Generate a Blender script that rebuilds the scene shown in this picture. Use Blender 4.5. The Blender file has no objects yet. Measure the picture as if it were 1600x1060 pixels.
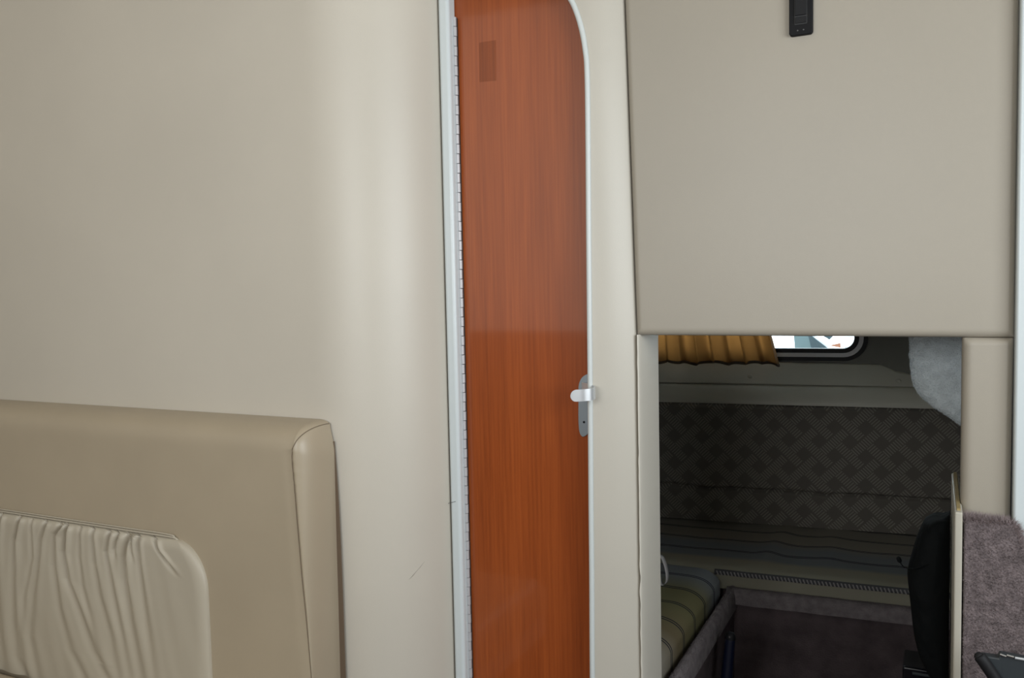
import bpy, bmesh, math, random
from mathutils import Vector, Matrix, noise
C = bpy.context.scene
COL = C.collection
PI = math.pi
rnd = random.Random(7)

# ------------------------------------------------------------ camera (photo treated as 1600x1060)
F, EYE = 1350.0, 1.3
psi, th, roll = math.radians(26.15), math.atan(F / 22000), .0207
fw = Vector((-math.sin(psi) * math.cos(th), math.cos(psi) * math.cos(th), -math.sin(th)))
r0 = Vector((math.cos(psi), math.sin(psi), 0)); u0 = r0.cross(fw)
cc = math.sqrt(1 - roll * roll)
rt = r0 * cc - u0 * roll; up = u0 * cc + r0 * roll
cam = bpy.data.objects.new('camera', bpy.data.cameras.new('camera')); COL.objects.link(cam)
cam.data.sensor_width = 36; cam.data.lens = 36 * F / 1600; cam.data.clip_start = .02
cam.matrix_world = Matrix(((rt.x, up.x, -fw.x, 0), (rt.y, up.y, -fw.y, 0), (rt.z, up.z, -fw.z, EYE), (0, 0, 0, 1)))
C.camera = cam

# ------------------------------------------------------------ world, lights, exposure
C.view_settings.view_transform = 'Standard'; C.view_settings.look = 'None'
C.view_settings.gamma = 1; C.view_settings.use_curve_mapping = False
C.view_settings.exposure = 0.13
W = bpy.data.worlds.new('world'); C.world = W; W.use_nodes = True
W.node_tree.nodes['Background'].inputs[0].default_value = (.86, .95, 1, 1)
W.node_tree.nodes['Background'].inputs[1].default_value = 6.0


def area(name, loc, aim, sx, sy, power, col):
    l = bpy.data.lights.new(name, 'AREA'); l.shape = 'RECTANGLE'; l.size = sx; l.size_y = sy
    l.energy = power; l.color = col
    o = bpy.data.objects.new(name, l); COL.objects.link(o); o.location = loc
    o.rotation_euler = Vector(aim).to_track_quat('-Z', 'Y').to_euler()
    return o


RY = -1.0      # rear wall of the saloon (behind the camera)
area('daylight_companionway', (-.7, RY - .04, 1.65), (0, 1, 0), 1.1, .9, 24, (.93, .97, 1))
area('daylight_starboard', (1.34, .4, 1.575), (-1, 0, 0), 1.8, 1.05, 50, (.88, .95, 1))
area('daylight_side_window', (-2.275, RY - .04, 2.0), (0, 1, 0), 1.15, 1.96, 7.5, (1, .95, .86))


# ------------------------------------------------------------ helpers
def ray(px, py):
    return fw + rt * ((px - 800) / F) - up * ((py - 530) / F)


def at(px, py, ax, v):
    d = ray(px, py); o = Vector((0, 0, EYE)); t = (v - o[ax]) / d[ax]
    return o + d * t


def tag(o, label=None, cat=None, group=None, kind=None):
    if label: o['label'] = label
    if cat: o['category'] = cat
    if group: o['group'] = group
    if kind: o['kind'] = kind
    return o


def link(name, me, m, parent=None, mw=None):
    o = bpy.data.objects.new(name, me); COL.objects.link(o)
    if m is not None: me.materials.append(m)
    if mw is not None: o.matrix_world = mw
    if parent is not None:
        o.parent = parent
        if mw is None: o.matrix_parent_inverse = parent.matrix_basis.inverted()
        else: o.matrix_parent_inverse = parent.matrix_basis.inverted()
    return o


def empty(name, loc):
    o = bpy.data.objects.new(name, None); COL.objects.link(o); o.location = loc
    o.empty_display_size = .05
    o.matrix_basis = Matrix.Translation(Vector(loc))
    return o


def mesh(name, vs, fs, m, parent=None, mw=None, smooth=True):
    me = bpy.data.meshes.new(name); me.from_pydata([tuple(v) for v in vs], [], fs); me.update()
    bm = bmesh.new(); bm.from_mesh(me)
    bmesh.ops.recalc_face_normals(bm, faces=bm.faces[:]); bm.to_mesh(me); bm.free()
    if smooth:
        for p in me.polygons: p.use_smooth = True
    return link(name, me, m, parent, mw)


def sharp(o, deg=35):
    me = o.data
    bm = bmesh.new(); bm.from_mesh(me)
    for e in bm.edges:
        if len(e.link_faces) == 2 and e.calc_face_angle(0) > math.radians(deg): e.smooth = False
    bm.to_mesh(me); bm.free()
    return o


def weighted(o):
    md = o.modifiers.new('weighted', 'WEIGHTED_NORMAL'); md.mode = 'FACE_AREA'; md.weight = 100; md.keep_sharp = True
    return o


def box(name, lo, hi, m, parent=None, bev=0.0, seg=2, mw=None):
    bm = bmesh.new(); bmesh.ops.create_cube(bm, size=1)
    for v in bm.verts:
        v.co = Vector([(lo[i] + hi[i]) / 2 + v.co[i] * (hi[i] - lo[i]) for i in range(3)])
    if bev: bmesh.ops.bevel(bm, geom=bm.edges[:], offset=bev, segments=seg, profile=.5, affect='EDGES')
    me = bpy.data.meshes.new(name); bm.to_mesh(me); bm.free()
    if bev:
        for p in me.polygons: p.use_smooth = True
    o = link(name, me, m, parent, mw)
    if bev: weighted(o)
    return o


def grid_solid(name, fn, nu, nv, back, m, parent=None, mw=None):
    """fn(u,v)->front point; back(point)->point behind it; closed slab."""
    V = []; Fc = []
    for j in range(nv + 1):
        for i in range(nu + 1): V.append(Vector(fn(i / nu, j / nv)))
    n = len(V); w = nu + 1
    V += [Vector(back(p)) for p in V]
    for j in range(nv):
        for i in range(nu):
            a = j * w + i
            Fc.append((a, a + 1, a + w + 1, a + w)); Fc.append((n + a, n + a + w, n + a + w + 1, n + a + 1))
    for i in range(nu):
        a = i; Fc.append((a, n + a, n + a + 1, a + 1)); a = nv * w + i; Fc.append((a, a + 1, n + a + 1, n + a))
    for j in range(nv):
        a = j * w; Fc.append((a, a + w, n + a + w, n + a)); a = j * w + nu; Fc.append((a, n + a, n + a + w, a + w))
    o = mesh(name, V, Fc, m, parent, mw)
    return sharp(o, 60)


def tube(name, pts, r, m, parent=None, n=10, closed=False, mw=None, rz=None):
    pts = [Vector(p) for p in pts]; V = []; Fc = []
    N = len(pts); prev = None
    for k, p in enumerate(pts):
        a = pts[(k - 1) % N] if closed or k > 0 else p
        b = pts[(k + 1) % N] if closed or k < N - 1 else p
        t = (b - a).normalized()
        if prev is None:
            x = t.orthogonal().normalized()
        else:
            x = (prev - t * prev.dot(t)).normalized()
        prev = x; y = t.cross(x)
        rr = r[k] if isinstance(r, (list, tuple)) else r
        for i in range(n):
            c = 2 * PI * i / n
            V.append(p + x * math.cos(c) * rr + y * math.sin(c) * rr)
    for k in range(N if closed else N - 1):
        for i in range(n):
            a = k * n + i; b = k * n + (i + 1) % n; a2 = ((k + 1) % N) * n + i; b2 = ((k + 1) % N) * n + (i + 1) % n
            Fc.append((a, b, b2, a2))
    if not closed:
        Fc.append(tuple(range(n))); Fc.append(tuple((N - 1) * n + i for i in range(n)))
    return sharp(mesh(name, V, Fc, m, parent, mw), 60)


def prism(name, outline, fr, depth, m, parent=None, hole=None, bev=0, mw=None, seg=2):
    """outline: list of (a,b); fr(a,b,n)->point ; extruded from n=0 to n=depth"""
    bm = bmesh.new()
    def loop(pts):
        vs = [bm.verts.new(fr(a, b, 0)) for a, b in pts]
        return [bm.edges.new((vs[i], vs[(i + 1) % len(vs)])) for i in range(len(vs))], vs
    e, vs = loop(outline)
    if hole:
        e2, _ = loop(hole); bmesh.ops.triangle_fill(bm, edges=e + e2, use_beauty=True)
    else:
        bm.faces.new(vs)
    d = Vector(fr(0, 0, depth)) - Vector(fr(0, 0, 0))
    ret = bmesh.ops.extrude_face_region(bm, geom=bm.faces[:])
    bmesh.ops.translate(bm, verts=[g for g in ret['geom'] if isinstance(g, bmesh.types.BMVert)], vec=d)
    bmesh.ops.recalc_face_normals(bm, faces=bm.faces[:])
    if bev:
        es = [x for x in bm.edges if len(x.link_faces) == 2 and x.calc_face_angle(0) > 1.2]
        bmesh.ops.bevel(bm, geom=es, offset=bev, segments=seg, profile=.5, affect='EDGES')
    me = bpy.data.meshes.new(name); bm.to_mesh(me); bm.free()
    for p in me.polygons: p.use_smooth = True
    o = sharp(link(name, me, m, parent, mw), 70 if bev else 40)
    return weighted(o) if bev else o


def rrect(x0, z0, x1, z1, r, n=8):
    out = []
    for cx, cz, a0 in ((x1 - r, z1 - r, 0), (x0 + r, z1 - r, 90), (x0 + r, z0 + r, 180), (x1 - r, z0 + r, 270)):
        for k in range(n + 1):
            a = math.radians(a0 + 90 * k / n); out.append((cx + r * math.cos(a), cz + r * math.sin(a)))
    return out


def lerp_curve(pts, t):
    """piecewise-linear lookup: pts sorted by first value"""
    if t <= pts[0][0]: return pts[0][1]
    for (a, b), (c, d) in zip(pts, pts[1:]):
        if t <= c: return b + (d - b) * (t - a) / (c - a)
    return pts[-1][1]


def catmull(P, k=6):
    P = [Vector(p) for p in P]; out = []
    for i in range(len(P) - 1):
        a = P[max(i - 1, 0)]; b = P[i]; c = P[i + 1]; d = P[min(i + 2, len(P) - 1)]
        for j in range(k):
            t = j / k
            out.append(.5 * ((2 * b) + (c - a) * t + (2 * a - 5 * b + 4 * c - d) * t * t + (3 * b - a - 3 * c + d) * t ** 3))
    out.append(P[-1]); return out


def ss(a, b, x):
    t = max(0, min(1, (x - a) / (b - a))); return t * t * (3 - 2 * t)


def fuzz(name, pts, ln, wd, m, parent, tilt=.7):
    """a pile of short fibres: pts = [(pos, normal)]"""
    V = []; Fc = []
    for p, n in pts:
        d = (n + Vector((rnd.uniform(-1, 1), rnd.uniform(-1, 1), rnd.uniform(-1, 1))) * tilt).normalized()
        s = d.orthogonal().normalized(); s.rotate(Matrix.Rotation(rnd.uniform(0, 6.28), 3, d))
        l = ln * rnd.uniform(.5, 1.2); k = len(V)
        V += [p - s * wd / 2, p + s * wd / 2, p + d * l]; Fc.append((k, k + 1, k + 2))
    me = bpy.data.meshes.new(name); me.from_pydata([tuple(v) for v in V], [], Fc)
    o = link(name, me, m, parent); o['kind'] = 'stuff'
    return o


# ------------------------------------------------------------ materials
def mat(name, col, rough=.5, metal=0, spec=.5, bump=None, coat=0, sheen=0, var=None):
    """bump=(scale,strength,dist,kind)  var=(scale,amount)"""
    m = bpy.data.materials.new(name); m.use_nodes = True; nt = m.node_tree; N = nt.nodes; L = nt.links
    b = N['Principled BSDF']
    b.inputs['Base Color'].default_value = (*col, 1); b.inputs['Roughness'].default_value = rough
    b.inputs['Metallic'].default_value = metal; b.inputs['Specular IOR Level'].default_value = spec
    b.inputs['Coat Weight'].default_value = coat; b.inputs['Coat Roughness'].default_value = .06
    b.inputs['Sheen Weight'].default_value = sheen
    tc = N.new('ShaderNodeTexCoord')
    if var:
        n = N.new('ShaderNodeTexNoise'); n.inputs['Scale'].default_value = var[0]; n.inputs['Detail'].default_value = 4
        L.new(tc.outputs['Object'], n.inputs['Vector'])
        r = N.new('ShaderNodeMapRange'); r.inputs['From Min'].default_value = .3; r.inputs['From Max'].default_value = .7
        r.inputs['To Min'].default_value = 1 - var[1]; r.inputs['To Max'].default_value = 1 + var[1]
        L.new(n.outputs['Fac'], r.inputs['Value'])
        x = N.new('ShaderNodeVectorMath'); x.operation = 'SCALE'; x.inputs[0].default_value = col
        L.new(r.outputs['Result'], x.inputs['Scale']); L.new(x.outputs[0], b.inputs['Base Color'])
    if bump:
        if bump[3] == 'voronoi':
            n = N.new('ShaderNodeTexVoronoi'); n.feature = 'DISTANCE_TO_EDGE'; out = 'Distance'
        else:
            n = N.new('ShaderNodeTexNoise'); n.inputs['Detail'].default_value = 3; out = 'Fac'
        n.inputs['Scale'].default_value = bump[0]; L.new(tc.outputs['Object'], n.inputs['Vector'])
        bp = N.new('ShaderNodeBump'); bp.inputs['Strength'].default_value = bump[1]; bp.inputs['Distance'].default_value = bump[2]
        L.new(n.outputs[out], bp.inputs['Height']); L.new(bp.outputs['Normal'], b.inputs['Normal'])
    return m


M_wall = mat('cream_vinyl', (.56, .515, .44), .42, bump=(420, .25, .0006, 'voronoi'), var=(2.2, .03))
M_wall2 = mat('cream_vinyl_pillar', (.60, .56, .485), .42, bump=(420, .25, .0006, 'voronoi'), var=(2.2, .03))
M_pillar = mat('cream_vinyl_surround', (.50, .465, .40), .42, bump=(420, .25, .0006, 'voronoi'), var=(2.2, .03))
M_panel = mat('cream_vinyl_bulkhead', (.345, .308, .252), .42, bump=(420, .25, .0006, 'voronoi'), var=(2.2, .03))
M_sofa = mat('tan_vinyl', (.41, .34, .245), .38, bump=(500, .2, .0005, 'voronoi'), var=(5, .03))
M_ruch = mat('soft_vinyl', (.46, .41, .325), .45, bump=(600, .12, .0004, 'voronoi'))
M_back = mat('brown_backing', (.15, .105, .07), .6)
M_thread = mat('brown_thread', (.16, .12, .08), .7)
M_white = mat('white_trim', (.62, .67, .68), .28)
M_bead = mat('white_bead', (.60, .63, .62), .35)
M_steel = mat('hinge_steel', (.50, .49, .50), .4, metal=.2)
M_gap = mat('hinge_gap', (.03, .03, .03), .6)
M_plate = mat('satin_plate', (.30, .34, .37), .42, metal=.7)
M_lever = mat('satin_lever', (.68, .70, .72), .3, metal=.6)
M_black = mat('black_plastic', (.006, .006, .007), .6, spec=.2)
M_black2 = mat('black_plastic_dull', (.010, .010, .011), .6, spec=.25)
M_dot = mat('grey_print', (.10, .10, .10), .6)
M_aft = mat('aft_vinyl', (.50, .48, .40), .5, bump=(300, .2, .0006, 'voronoi'))
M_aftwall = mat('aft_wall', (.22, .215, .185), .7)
M_carpet = mat('mauve_carpet', (.175, .142, .143), .95, spec=.1, bump=(260, .9, .004, 'noise'), var=(45, .28))
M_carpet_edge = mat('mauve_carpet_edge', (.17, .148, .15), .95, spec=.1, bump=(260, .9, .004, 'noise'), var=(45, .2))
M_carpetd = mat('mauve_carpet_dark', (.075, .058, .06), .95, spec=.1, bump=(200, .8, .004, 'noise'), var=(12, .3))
M_pile = mat('mauve_pile', (.32, .26, .26), .9, spec=.1)
M_towel = mat('grey_terry', (.56, .61, .63), .95, spec=.1, sheen=.3, bump=(330, .9, .003, 'noise'), var=(60, .12))
M_towelf = mat('grey_terry_fibre', (.62, .67, .69), .9, spec=.1)
M_bag = mat('black_nylon', (.0045, .0055, .006), .8, spec=.12, bump=(14, .5, .02, 'noise'))
M_slate = mat('slate_panel', (.030, .036, .040), .45)
M_blue = mat('dark_blue_paint', (.004, .006, .018), .3)
M_glint = mat('glint_chrome', (.7, .7, .7), .2, metal=1)
M_gasket = mat('window_gasket', (.006, .006, .007), .55)
M_frame = mat('window_aluminium', (.8, .78, .80), .5)
M_board = mat('cream_board', (.46, .43, .36), .5)
M_ply = mat('ochre_edge', (.32, .24, .10), .7)
M_rope = mat('charcoal_braid', (.05, .05, .053), .8)
M_rope2 = mat('pale_braid', (.22, .205, .20), .8)
M_ceil = mat('cream_headliner', (.52, .47, .39), .6)
M_dark = mat('dark_wood_rear', (.06, .03, .018), .5)
M_gel = mat('white_gelcoat', (.42, .43, .44), .3)
M_gel2 = mat('blue_grey_screen', (.035, .052, .060), .3)
M_gel3 = mat('pale_screen', (.09, .125, .13), .3)
M_orange = mat('orange_cloth', (.16, .06, .03), .8)


def wood(name, k=1.0):
    m = mat(name, (.3, .08, .02), .35, spec=.35, coat=.5)
    nt = m.node_tree; N = nt.nodes; L = nt.links; b = N['Principled BSDF']
    tc = N.new('ShaderNodeTexCoord')
    mp = N.new('ShaderNodeMapping'); mp.inputs['Scale'].default_value = (1, 1, .05); L.new(tc.outputs['Object'], mp.inputs[0])
    n1 = N.new('ShaderNodeTexNoise'); n1.inputs['Scale'].default_value = 22; n1.inputs['Detail'].default_value = 5
    n1.inputs['Distortion'].default_value = .6
    mp2 = N.new('ShaderNodeMapping'); mp2.inputs['Scale'].default_value = (1, 1, .022); L.new(tc.outputs['Object'], mp2.inputs[0])
    n2 = N.new('ShaderNodeTexNoise'); n2.inputs['Scale'].default_value = 170; n2.inputs['Detail'].default_value = 3
    L.new(mp.outputs[0], n1.inputs['Vector']); L.new(mp2.outputs[0], n2.inputs['Vector'])
    mx = N.new('ShaderNodeMath'); mx.operation = 'MULTIPLY_ADD'; mx.inputs[1].default_value = .55
    L.new(n2.outputs['Fac'], mx.inputs[0])
    h = N.new('ShaderNodeMath'); h.operation = 'MULTIPLY'; h.inputs[1].default_value = .5
    L.new(n1.outputs['Fac'], h.inputs[0]); L.new(h.outputs[0], mx.inputs[2])
    cr = N.new('ShaderNodeValToRGB'); cr.color_ramp.elements[0].position = .25; cr.color_ramp.elements[1].position = .8
    cr.color_ramp.elements[0].color = (.20 * k, .039 * k, .0065 * k, 1)
    cr.color_ramp.elements[1].color = (.40 * k, .091 * k, .017 * k, 1)
    e = cr.color_ramp.elements.new(.5); e.color = (.295 * k, .062 * k, .011 * k, 1)
    L.new(mx.outputs[0], cr.inputs[0]); L.new(cr.outputs[0], b.inputs['Base Color'])
    return m


M_wood = wood('cherry_veneer'); M_wood2 = wood('unfaded_cherry_veneer', .78); M_wood2.node_tree.nodes['Principled BSDF'].inputs['Coat Weight'].default_value = .25


def weave(name):
    """grey-brown bolster cloth printed with a lattice of short dashes (in the object's own x,z)"""
    m = mat(name, (.1, .09, .08), .85, spec=.15)
    nt = m.node_tree; N = nt.nodes; L = nt.links; b = N['Principled BSDF']
    tc = N.new('ShaderNodeTexCoord'); sp = N.new('ShaderNodeSeparateXYZ'); L.new(tc.outputs['Object'], sp.inputs[0])
    def mth(op, a, bb=None, c=None):
        q = N.new('ShaderNodeMath'); q.operation = op
        for i, x in enumerate((a, bb, c)):
            if x is None: continue
            if isinstance(x, (int, float)): q.inputs[i].default_value = x
            else: L.new(x, q.inputs[i])
        return q.outputs[0]
    S = .038
    a = mth('DIVIDE', mth('ADD', sp.outputs['X'], sp.outputs['Z']), S * 1.414)
    c = mth('DIVIDE', mth('SUBTRACT', sp.outputs['X'], sp.outputs['Z']), S * 1.414)
    ea = mth('LESS_THAN', mth('FLOORED_MODULO', a, 2), 1); ec = mth('LESS_THAN', mth('FLOORED_MODULO', c, 2), 1)
    da = mth('LESS_THAN', mth('FLOORED_MODULO', mth('MULTIPLY', a, 4), 1), .45)
    dc = mth('LESS_THAN', mth('FLOORED_MODULO', mth('MULTIPLY', c, 4), 1), .45)
    # a-band cells (ea and not ec) carry dashes of one slant, c-band cells the other, crossings the first
    na = mth('SUBTRACT', 1, ea); nc = mth('SUBTRACT', 1, ec)
    fa = mth('FLOORED_MODULO', c, 1); fc = mth('FLOORED_MODULO', a, 1)
    oka = mth('MULTIPLY', mth('GREATER_THAN', fa, .08), mth('LESS_THAN', fa, .92))
    okc = mth('MULTIPLY', mth('GREATER_THAN', fc, .08), mth('LESS_THAN', fc, .92))
    h1 = mth('MULTIPLY', mth('MULTIPLY', mth('MULTIPLY', ea, nc), da), oka)
    h2 = mth('MULTIPLY', mth('MULTIPLY', mth('MULTIPLY', na, ec), dc), okc)
    par = mth('FLOORED_MODULO', mth('ADD', mth('FLOOR', mth('MULTIPLY', a, .5)), mth('FLOOR', mth('MULTIPLY', c, .5))), 2)
    alt = mth('ADD', mth('MULTIPLY', par, mth('MULTIPLY', da, oka)), mth('MULTIPLY', mth('SUBTRACT', 1, par), mth('MULTIPLY', dc, okc)))
    h3 = mth('MULTIPLY', mth('MULTIPLY', na, nc), alt)
    hh = mth('MINIMUM', mth('ADD', mth('ADD', h1, h2), h3), 1)
    mx = N.new('ShaderNodeMix'); mx.data_type = 'RGBA'; L.new(hh, mx.inputs['Factor'])
    mx.inputs[6].default_value = (.125, .113, .095, 1); mx.inputs[7].default_value = (.225, .205, .175, 1)
    L.new(mx.outputs[2], b.inputs['Base Color'])
    return m


M_weave = weave('dash_weave_cloth')


def stripes(name, off, ramp, per, y0, y1, lim=-9.0):
    """cloth with broad coloured bands along x and paired dark lines, from the object's own y"""
    m = mat(name, (.2, .2, .2), .9, spec=.12, bump=(500, .4, .001, 'noise'))
    nt = m.node_tree; N = nt.nodes; L = nt.links; b = N['Principled BSDF']
    tc = N.new('ShaderNodeTexCoord'); sp = N.new('ShaderNodeSeparateXYZ'); L.new(tc.outputs['Object'], sp.inputs[0])
    mp = N.new('ShaderNodeMapping'); mp.inputs['Scale'].default_value = (6, 1.5, 0); L.new(tc.outputs['Object'], mp.inputs[0])
    nz = N.new('ShaderNodeTexNoise'); nz.inputs['Scale'].default_value = 1.2; nz.inputs['Detail'].default_value = 2
    L.new(mp.outputs[0], nz.inputs['Vector'])
    w = N.new('ShaderNodeMath'); w.operation = 'MULTIPLY_ADD'; w.inputs[1].default_value = .028
    L.new(nz.outputs['Fac'], w.inputs[0]); L.new(sp.outputs['Y'], w.inputs[2])
    def mth(op, a, bb=None):
        q = N.new('ShaderNodeMath'); q.operation = op
        for i, x in enumerate((a, bb)):
            if x is None: continue
            if isinstance(x, (int, float)): q.inputs[i].default_value = x
            else: L.new(x, q.inputs[i])
        return q.outputs[0]
    f = mth('FLOORED_MODULO', mth('SUBTRACT', w.outputs[0], off + .014 - .5 * per), per)
    d = mth('ABSOLUTE', mth('SUBTRACT', f, .5 * per))
    line = mth('MULTIPLY', mth('MULTIPLY', mth('LESS_THAN', d, .0085), mth('GREATER_THAN', d, .0028)), mth('GREATER_THAN', sp.outputs['Y'], lim))
    r = N.new('ShaderNodeMapRange'); r.inputs['From Min'].default_value = y0; r.inputs['From Max'].default_value = y1
    L.new(sp.outputs['Y'], r.inputs['Value'])
    cr = N.new('ShaderNodeValToRGB'); els = cr.color_ramp.elements
    els[0].position = ramp[0][0]; els[0].color = (*ramp[0][1], 1); els[1].position = ramp[-1][0]; els[1].color = (*ramp[-1][1], 1)
    for p, c in ramp[1:-1]: e = els.new(p); e.color = (*c, 1)
    L.new(r.outputs['Result'], cr.inputs[0])
    mx = N.new('ShaderNodeMix'); mx.data_type = 'RGBA'; L.new(line, mx.inputs['Factor'])
    L.new(cr.outputs[0], mx.inputs[6]); mx.inputs[7].default_value = (.022, .024, .028, 1)
    L.new(mx.outputs[2], b.inputs['Base Color'])
    return m


tan, gblue, olive, cream_, brown = (.22, .20, .165), (.17, .178, .185), (.15, .135, .068), (.25, .235, .18), (.14, .11, .062)
M_strb = stripes('striped_cloth_back', .20, [(0, (.16, .148, .112)), (.09, cream_), (.23, cream_), (.28, gblue), (.48, gblue), (.62, tan), (1, tan)], .130, -.05, .6, .12)
M_strl = stripes('striped_cloth_side', 2.79, [(0, tan), (.22, brown), (.42, olive), (.62, olive), (.8, gblue), (1, gblue)], .122, 2.08, 2.82)

M_curt = bpy.data.materials.new('gold_curtain_cloth'); M_curt.use_nodes = True
nt = M_curt.node_tree; N = nt.nodes; b = N['Principled BSDF']
b.inputs['Base Color'].default_value = (.20, .125, .07, 1); b.inputs['Roughness'].default_value = .9
tr = N.new('ShaderNodeBsdfTranslucent'); tr.inputs['Color'].default_value = (.16, .070, .018, 1)
mx = N.new('ShaderNodeMixShader'); mx.inputs[0].default_value = .6
nt.links.new(b.outputs[0], mx.inputs[1]); nt.links.new(tr.outputs[0], mx.inputs[2])
nt.links.new(mx.outputs[0], N['Material Output'].inputs[0])

M_glass = bpy.data.materials.new('clear_pane'); M_glass.use_nodes = True
nt = M_glass.node_tree; N = nt.nodes; N.remove(N['Principled BSDF'])
t1 = N.new('ShaderNodeBsdfTransparent'); t1.inputs[0].default_value = (.93, .97, .98, 1)
g1 = N.new('ShaderNodeBsdfGlossy'); g1.inputs['Roughness'].default_value = .02
fr_ = N.new('ShaderNodeFresnel'); fr_.inputs[0].default_value = 1.3
mx = N.new('ShaderNodeMixShader')
nt.links.new(fr_.outputs[0], mx.inputs[0]); nt.links.new(t1.outputs[0], mx.inputs[1]); nt.links.new(g1.outputs[0], mx.inputs[2])
nt.links.new(mx.outputs[0], N['Material Output'].inputs[0])

# ------------------------------------------------------------ shell
YW, YD, YB = 1.67, 1.9, 1.9
XL, XR, ZC = -3.2, 1.3, 3.06
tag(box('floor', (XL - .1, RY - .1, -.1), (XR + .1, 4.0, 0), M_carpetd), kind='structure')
tag(box('ceiling', (XL - .1, RY - .1, ZC), (XR + .1, 4.0, ZC + .1), M_ceil), kind='structure')
wrt = tag(empty('wall_right', (XR, 0, 0)), kind='structure')
for (a, c, d, e) in ((RY - .1, 0, 4.0, 1.05), (RY - .1, 2.1, 4.0, ZC), (RY - .1, 1.05, -.5, 2.1), (1.3, 1.05, 4.0, 2.1)):
    box('wall_panel', (XR, a, c), (XR + .08, d, e), M_wall, wrt)
tag(box('wall_far_left', (XL - .1, RY - .1, 0), (XL, 4.0, ZC), M_wall), kind='structure')


def ygrid(x0, x1):
    return lambda a, b, n: Vector((a, RY - .06 + n, b))


wr = tag(empty('wall_rear', (0, RY, 0)), kind='structure')
for (a, c, d, e, mm) in ((XL, 0, XR, 1.01, M_dark), (XL, 1.01, -2.85, ZC, M_wall), (-1.7, 1.01, -1.25, ZC, M_wall), (-.15, 1.01, XR, ZC, M_wall),
                         (-2.85, 2.98, -1.7, ZC, M_wall), (-1.25, 2.1, -.15, ZC, M_wall), (-1.25, 1.01, -.15, 1.2, M_wall)):
    box('wall_panel', (a, RY - .08, c), (d, RY, e), mm, wr)

M_block = mat('light_block_white', (.7, .7, .68), .8)  # added unseen opaque panels; they keep sky light out of the openings
box('light_block', (-2.9, RY - .12, .95), (-1.65, RY - .085, 3.05), M_block, wr)
box('light_block', (-1.3, RY - .12, 1.15), (-.1, RY - .085, 2.15), M_block, wr)
box('light_block', (XR + .085, -.55, 1.0), (XR + .12, 1.35, 2.15), M_block, wrt)

# curved saloon wall on the left
xe = at(696.5, 500, 1, 1.87).x
xs = xe - .26; WD = .20; AM = math.radians(74)
_c = [(0.0, 0.0)]
for _i in range(200):      # a bend whose curvature grows towards the trim
    _f = AM * ((_i + .5) / 200) ** 1.35
    _c.append((_c[-1][0] + math.cos(_f), _c[-1][1] + math.sin(_f)))
CURVE = [(a / _c[-1][0], b / _c[-1][1]) for a, b in _c]


def wl(u, v):
    z = v * ZC
    if u < .45:
        x = XL + (xs - XL) * u / .45; y = YW
    else:
        a = (u - .45) / .55 * 200; i_ = min(199, int(a)); a -= i_
        x = xs + (xe - xs) * (CURVE[i_][0] * (1 - a) + CURVE[i_ + 1][0] * a); y = YW + WD * (CURVE[i_][1] * (1 - a) + CURVE[i_ + 1][1] * a)
    w = .0022 * noise.noise(Vector((x * 2.3, z * 2.1, y * 2.5)))
    return (x, y - w, z)


def wlback(p):
    k = ss(xs, xe, p.x)
    return (p.x - .02 * k - .0, 1.97, p.z)


wlo = tag(grid_solid('wall_left', wl, 110, 80, wlback, M_wall), kind='structure')
pts = [at(px, py, 1, 1.66) + Vector((0, 0, 0)) for px, py in ((640, 906), (648, 897), (656, 888), (664, 877))]


def wall_y(x):
    if x <= xs: return YW
    return YW + WD * lerp_curve(CURVE, (x - xs) / (xe - xs))


def on_wall(px, py):
    lo, hi = 1.5, 1.9
    for _ in range(40):
        m_ = (lo + hi) / 2; q = at(px, py, 1, m_)
        if q.y < wall_y(q.x): lo = m_
        else: hi = m_
    return q


tube('scratch', [on_wall(px, py) + Vector((.0, .0004, 0)) for px, py in ((639, 906), (645, 900), (650, 894), (657, 886), (663, 878))],
     [.0002, .0008, .0004, .0005, .0002], mat('scratch_mark', (.25, .22, .18), .7), wlo, 6)

# white extruded trim at the wall's edge
tx0 = at(696.5, 500, 1, 1.865).x; tx1 = at(713, 500, 1, 1.865).x
t1o = tag(box('trim_1', (tx0, 1.862, 0), (tx1, 1.90, ZC), M_white, None, .009, 4), kind='structure')
t1o['label'] = 'white rounded vertical trim left of the wooden door'
mk = [at(700.5, 787, 1, 1.861), at(706, 785.5, 1, 1.861), at(712, 784, 1, 1.861)]
tube('hairline_crack', mk, .0006, M_dot, t1o, 6)
# bulkhead core behind the padding
wb = tag(empty('wall_back', (0, 2, 0)), kind='structure')
PL = lambda z: -.635 + (-.616 + .635) * (1.937 - z) / (1.937 - 1.185)
box('bulkhead_core', (XL, 1.972, 0), (-.612, 2.01, ZC), M_aftwall, wb)
box('bulkhead_core', (-.612, 1.955, 1.20), (.06, 2.0, ZC), M_aftwall, wb)
box('bulkhead_core', (.06, 1.955, 0), (XR, 2.0, ZC), M_aftwall, wb)


def upper(u, v):
    z0, z1 = 1.1815, ZC - .001
    # denser rows near the edges
    f = lambda t: .5 - .5 * math.cos(PI * t) if 0 < t < 1 else t
    uu, vv = f(u), f(v)
    z = z0 + (z1 - z0) * vv
    xa = PL(z) + .002; xb = .136
    x = xa + (xb - xa) * uu
    e = min(x - xa, xb - x, z - z0); R = .014
    drop = 0 if e > R else R * (1 - math.sqrt(max(0, 1 - (1 - e / R) ** 2)))
    n_ = .0016 * noise.noise(Vector((x * 4, z * 4, 3)))
    k = at(1592, 60, 1, YB)
    n_ += .004 * math.exp(-((z - k.z) / .008) ** 2) * math.exp(-((x - xb) / .012) ** 2)
    return (x, YB - .006 + drop - n_, z)


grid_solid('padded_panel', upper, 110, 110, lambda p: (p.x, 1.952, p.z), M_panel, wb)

xpl = at(1503, 600, 1, YB).x


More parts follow.
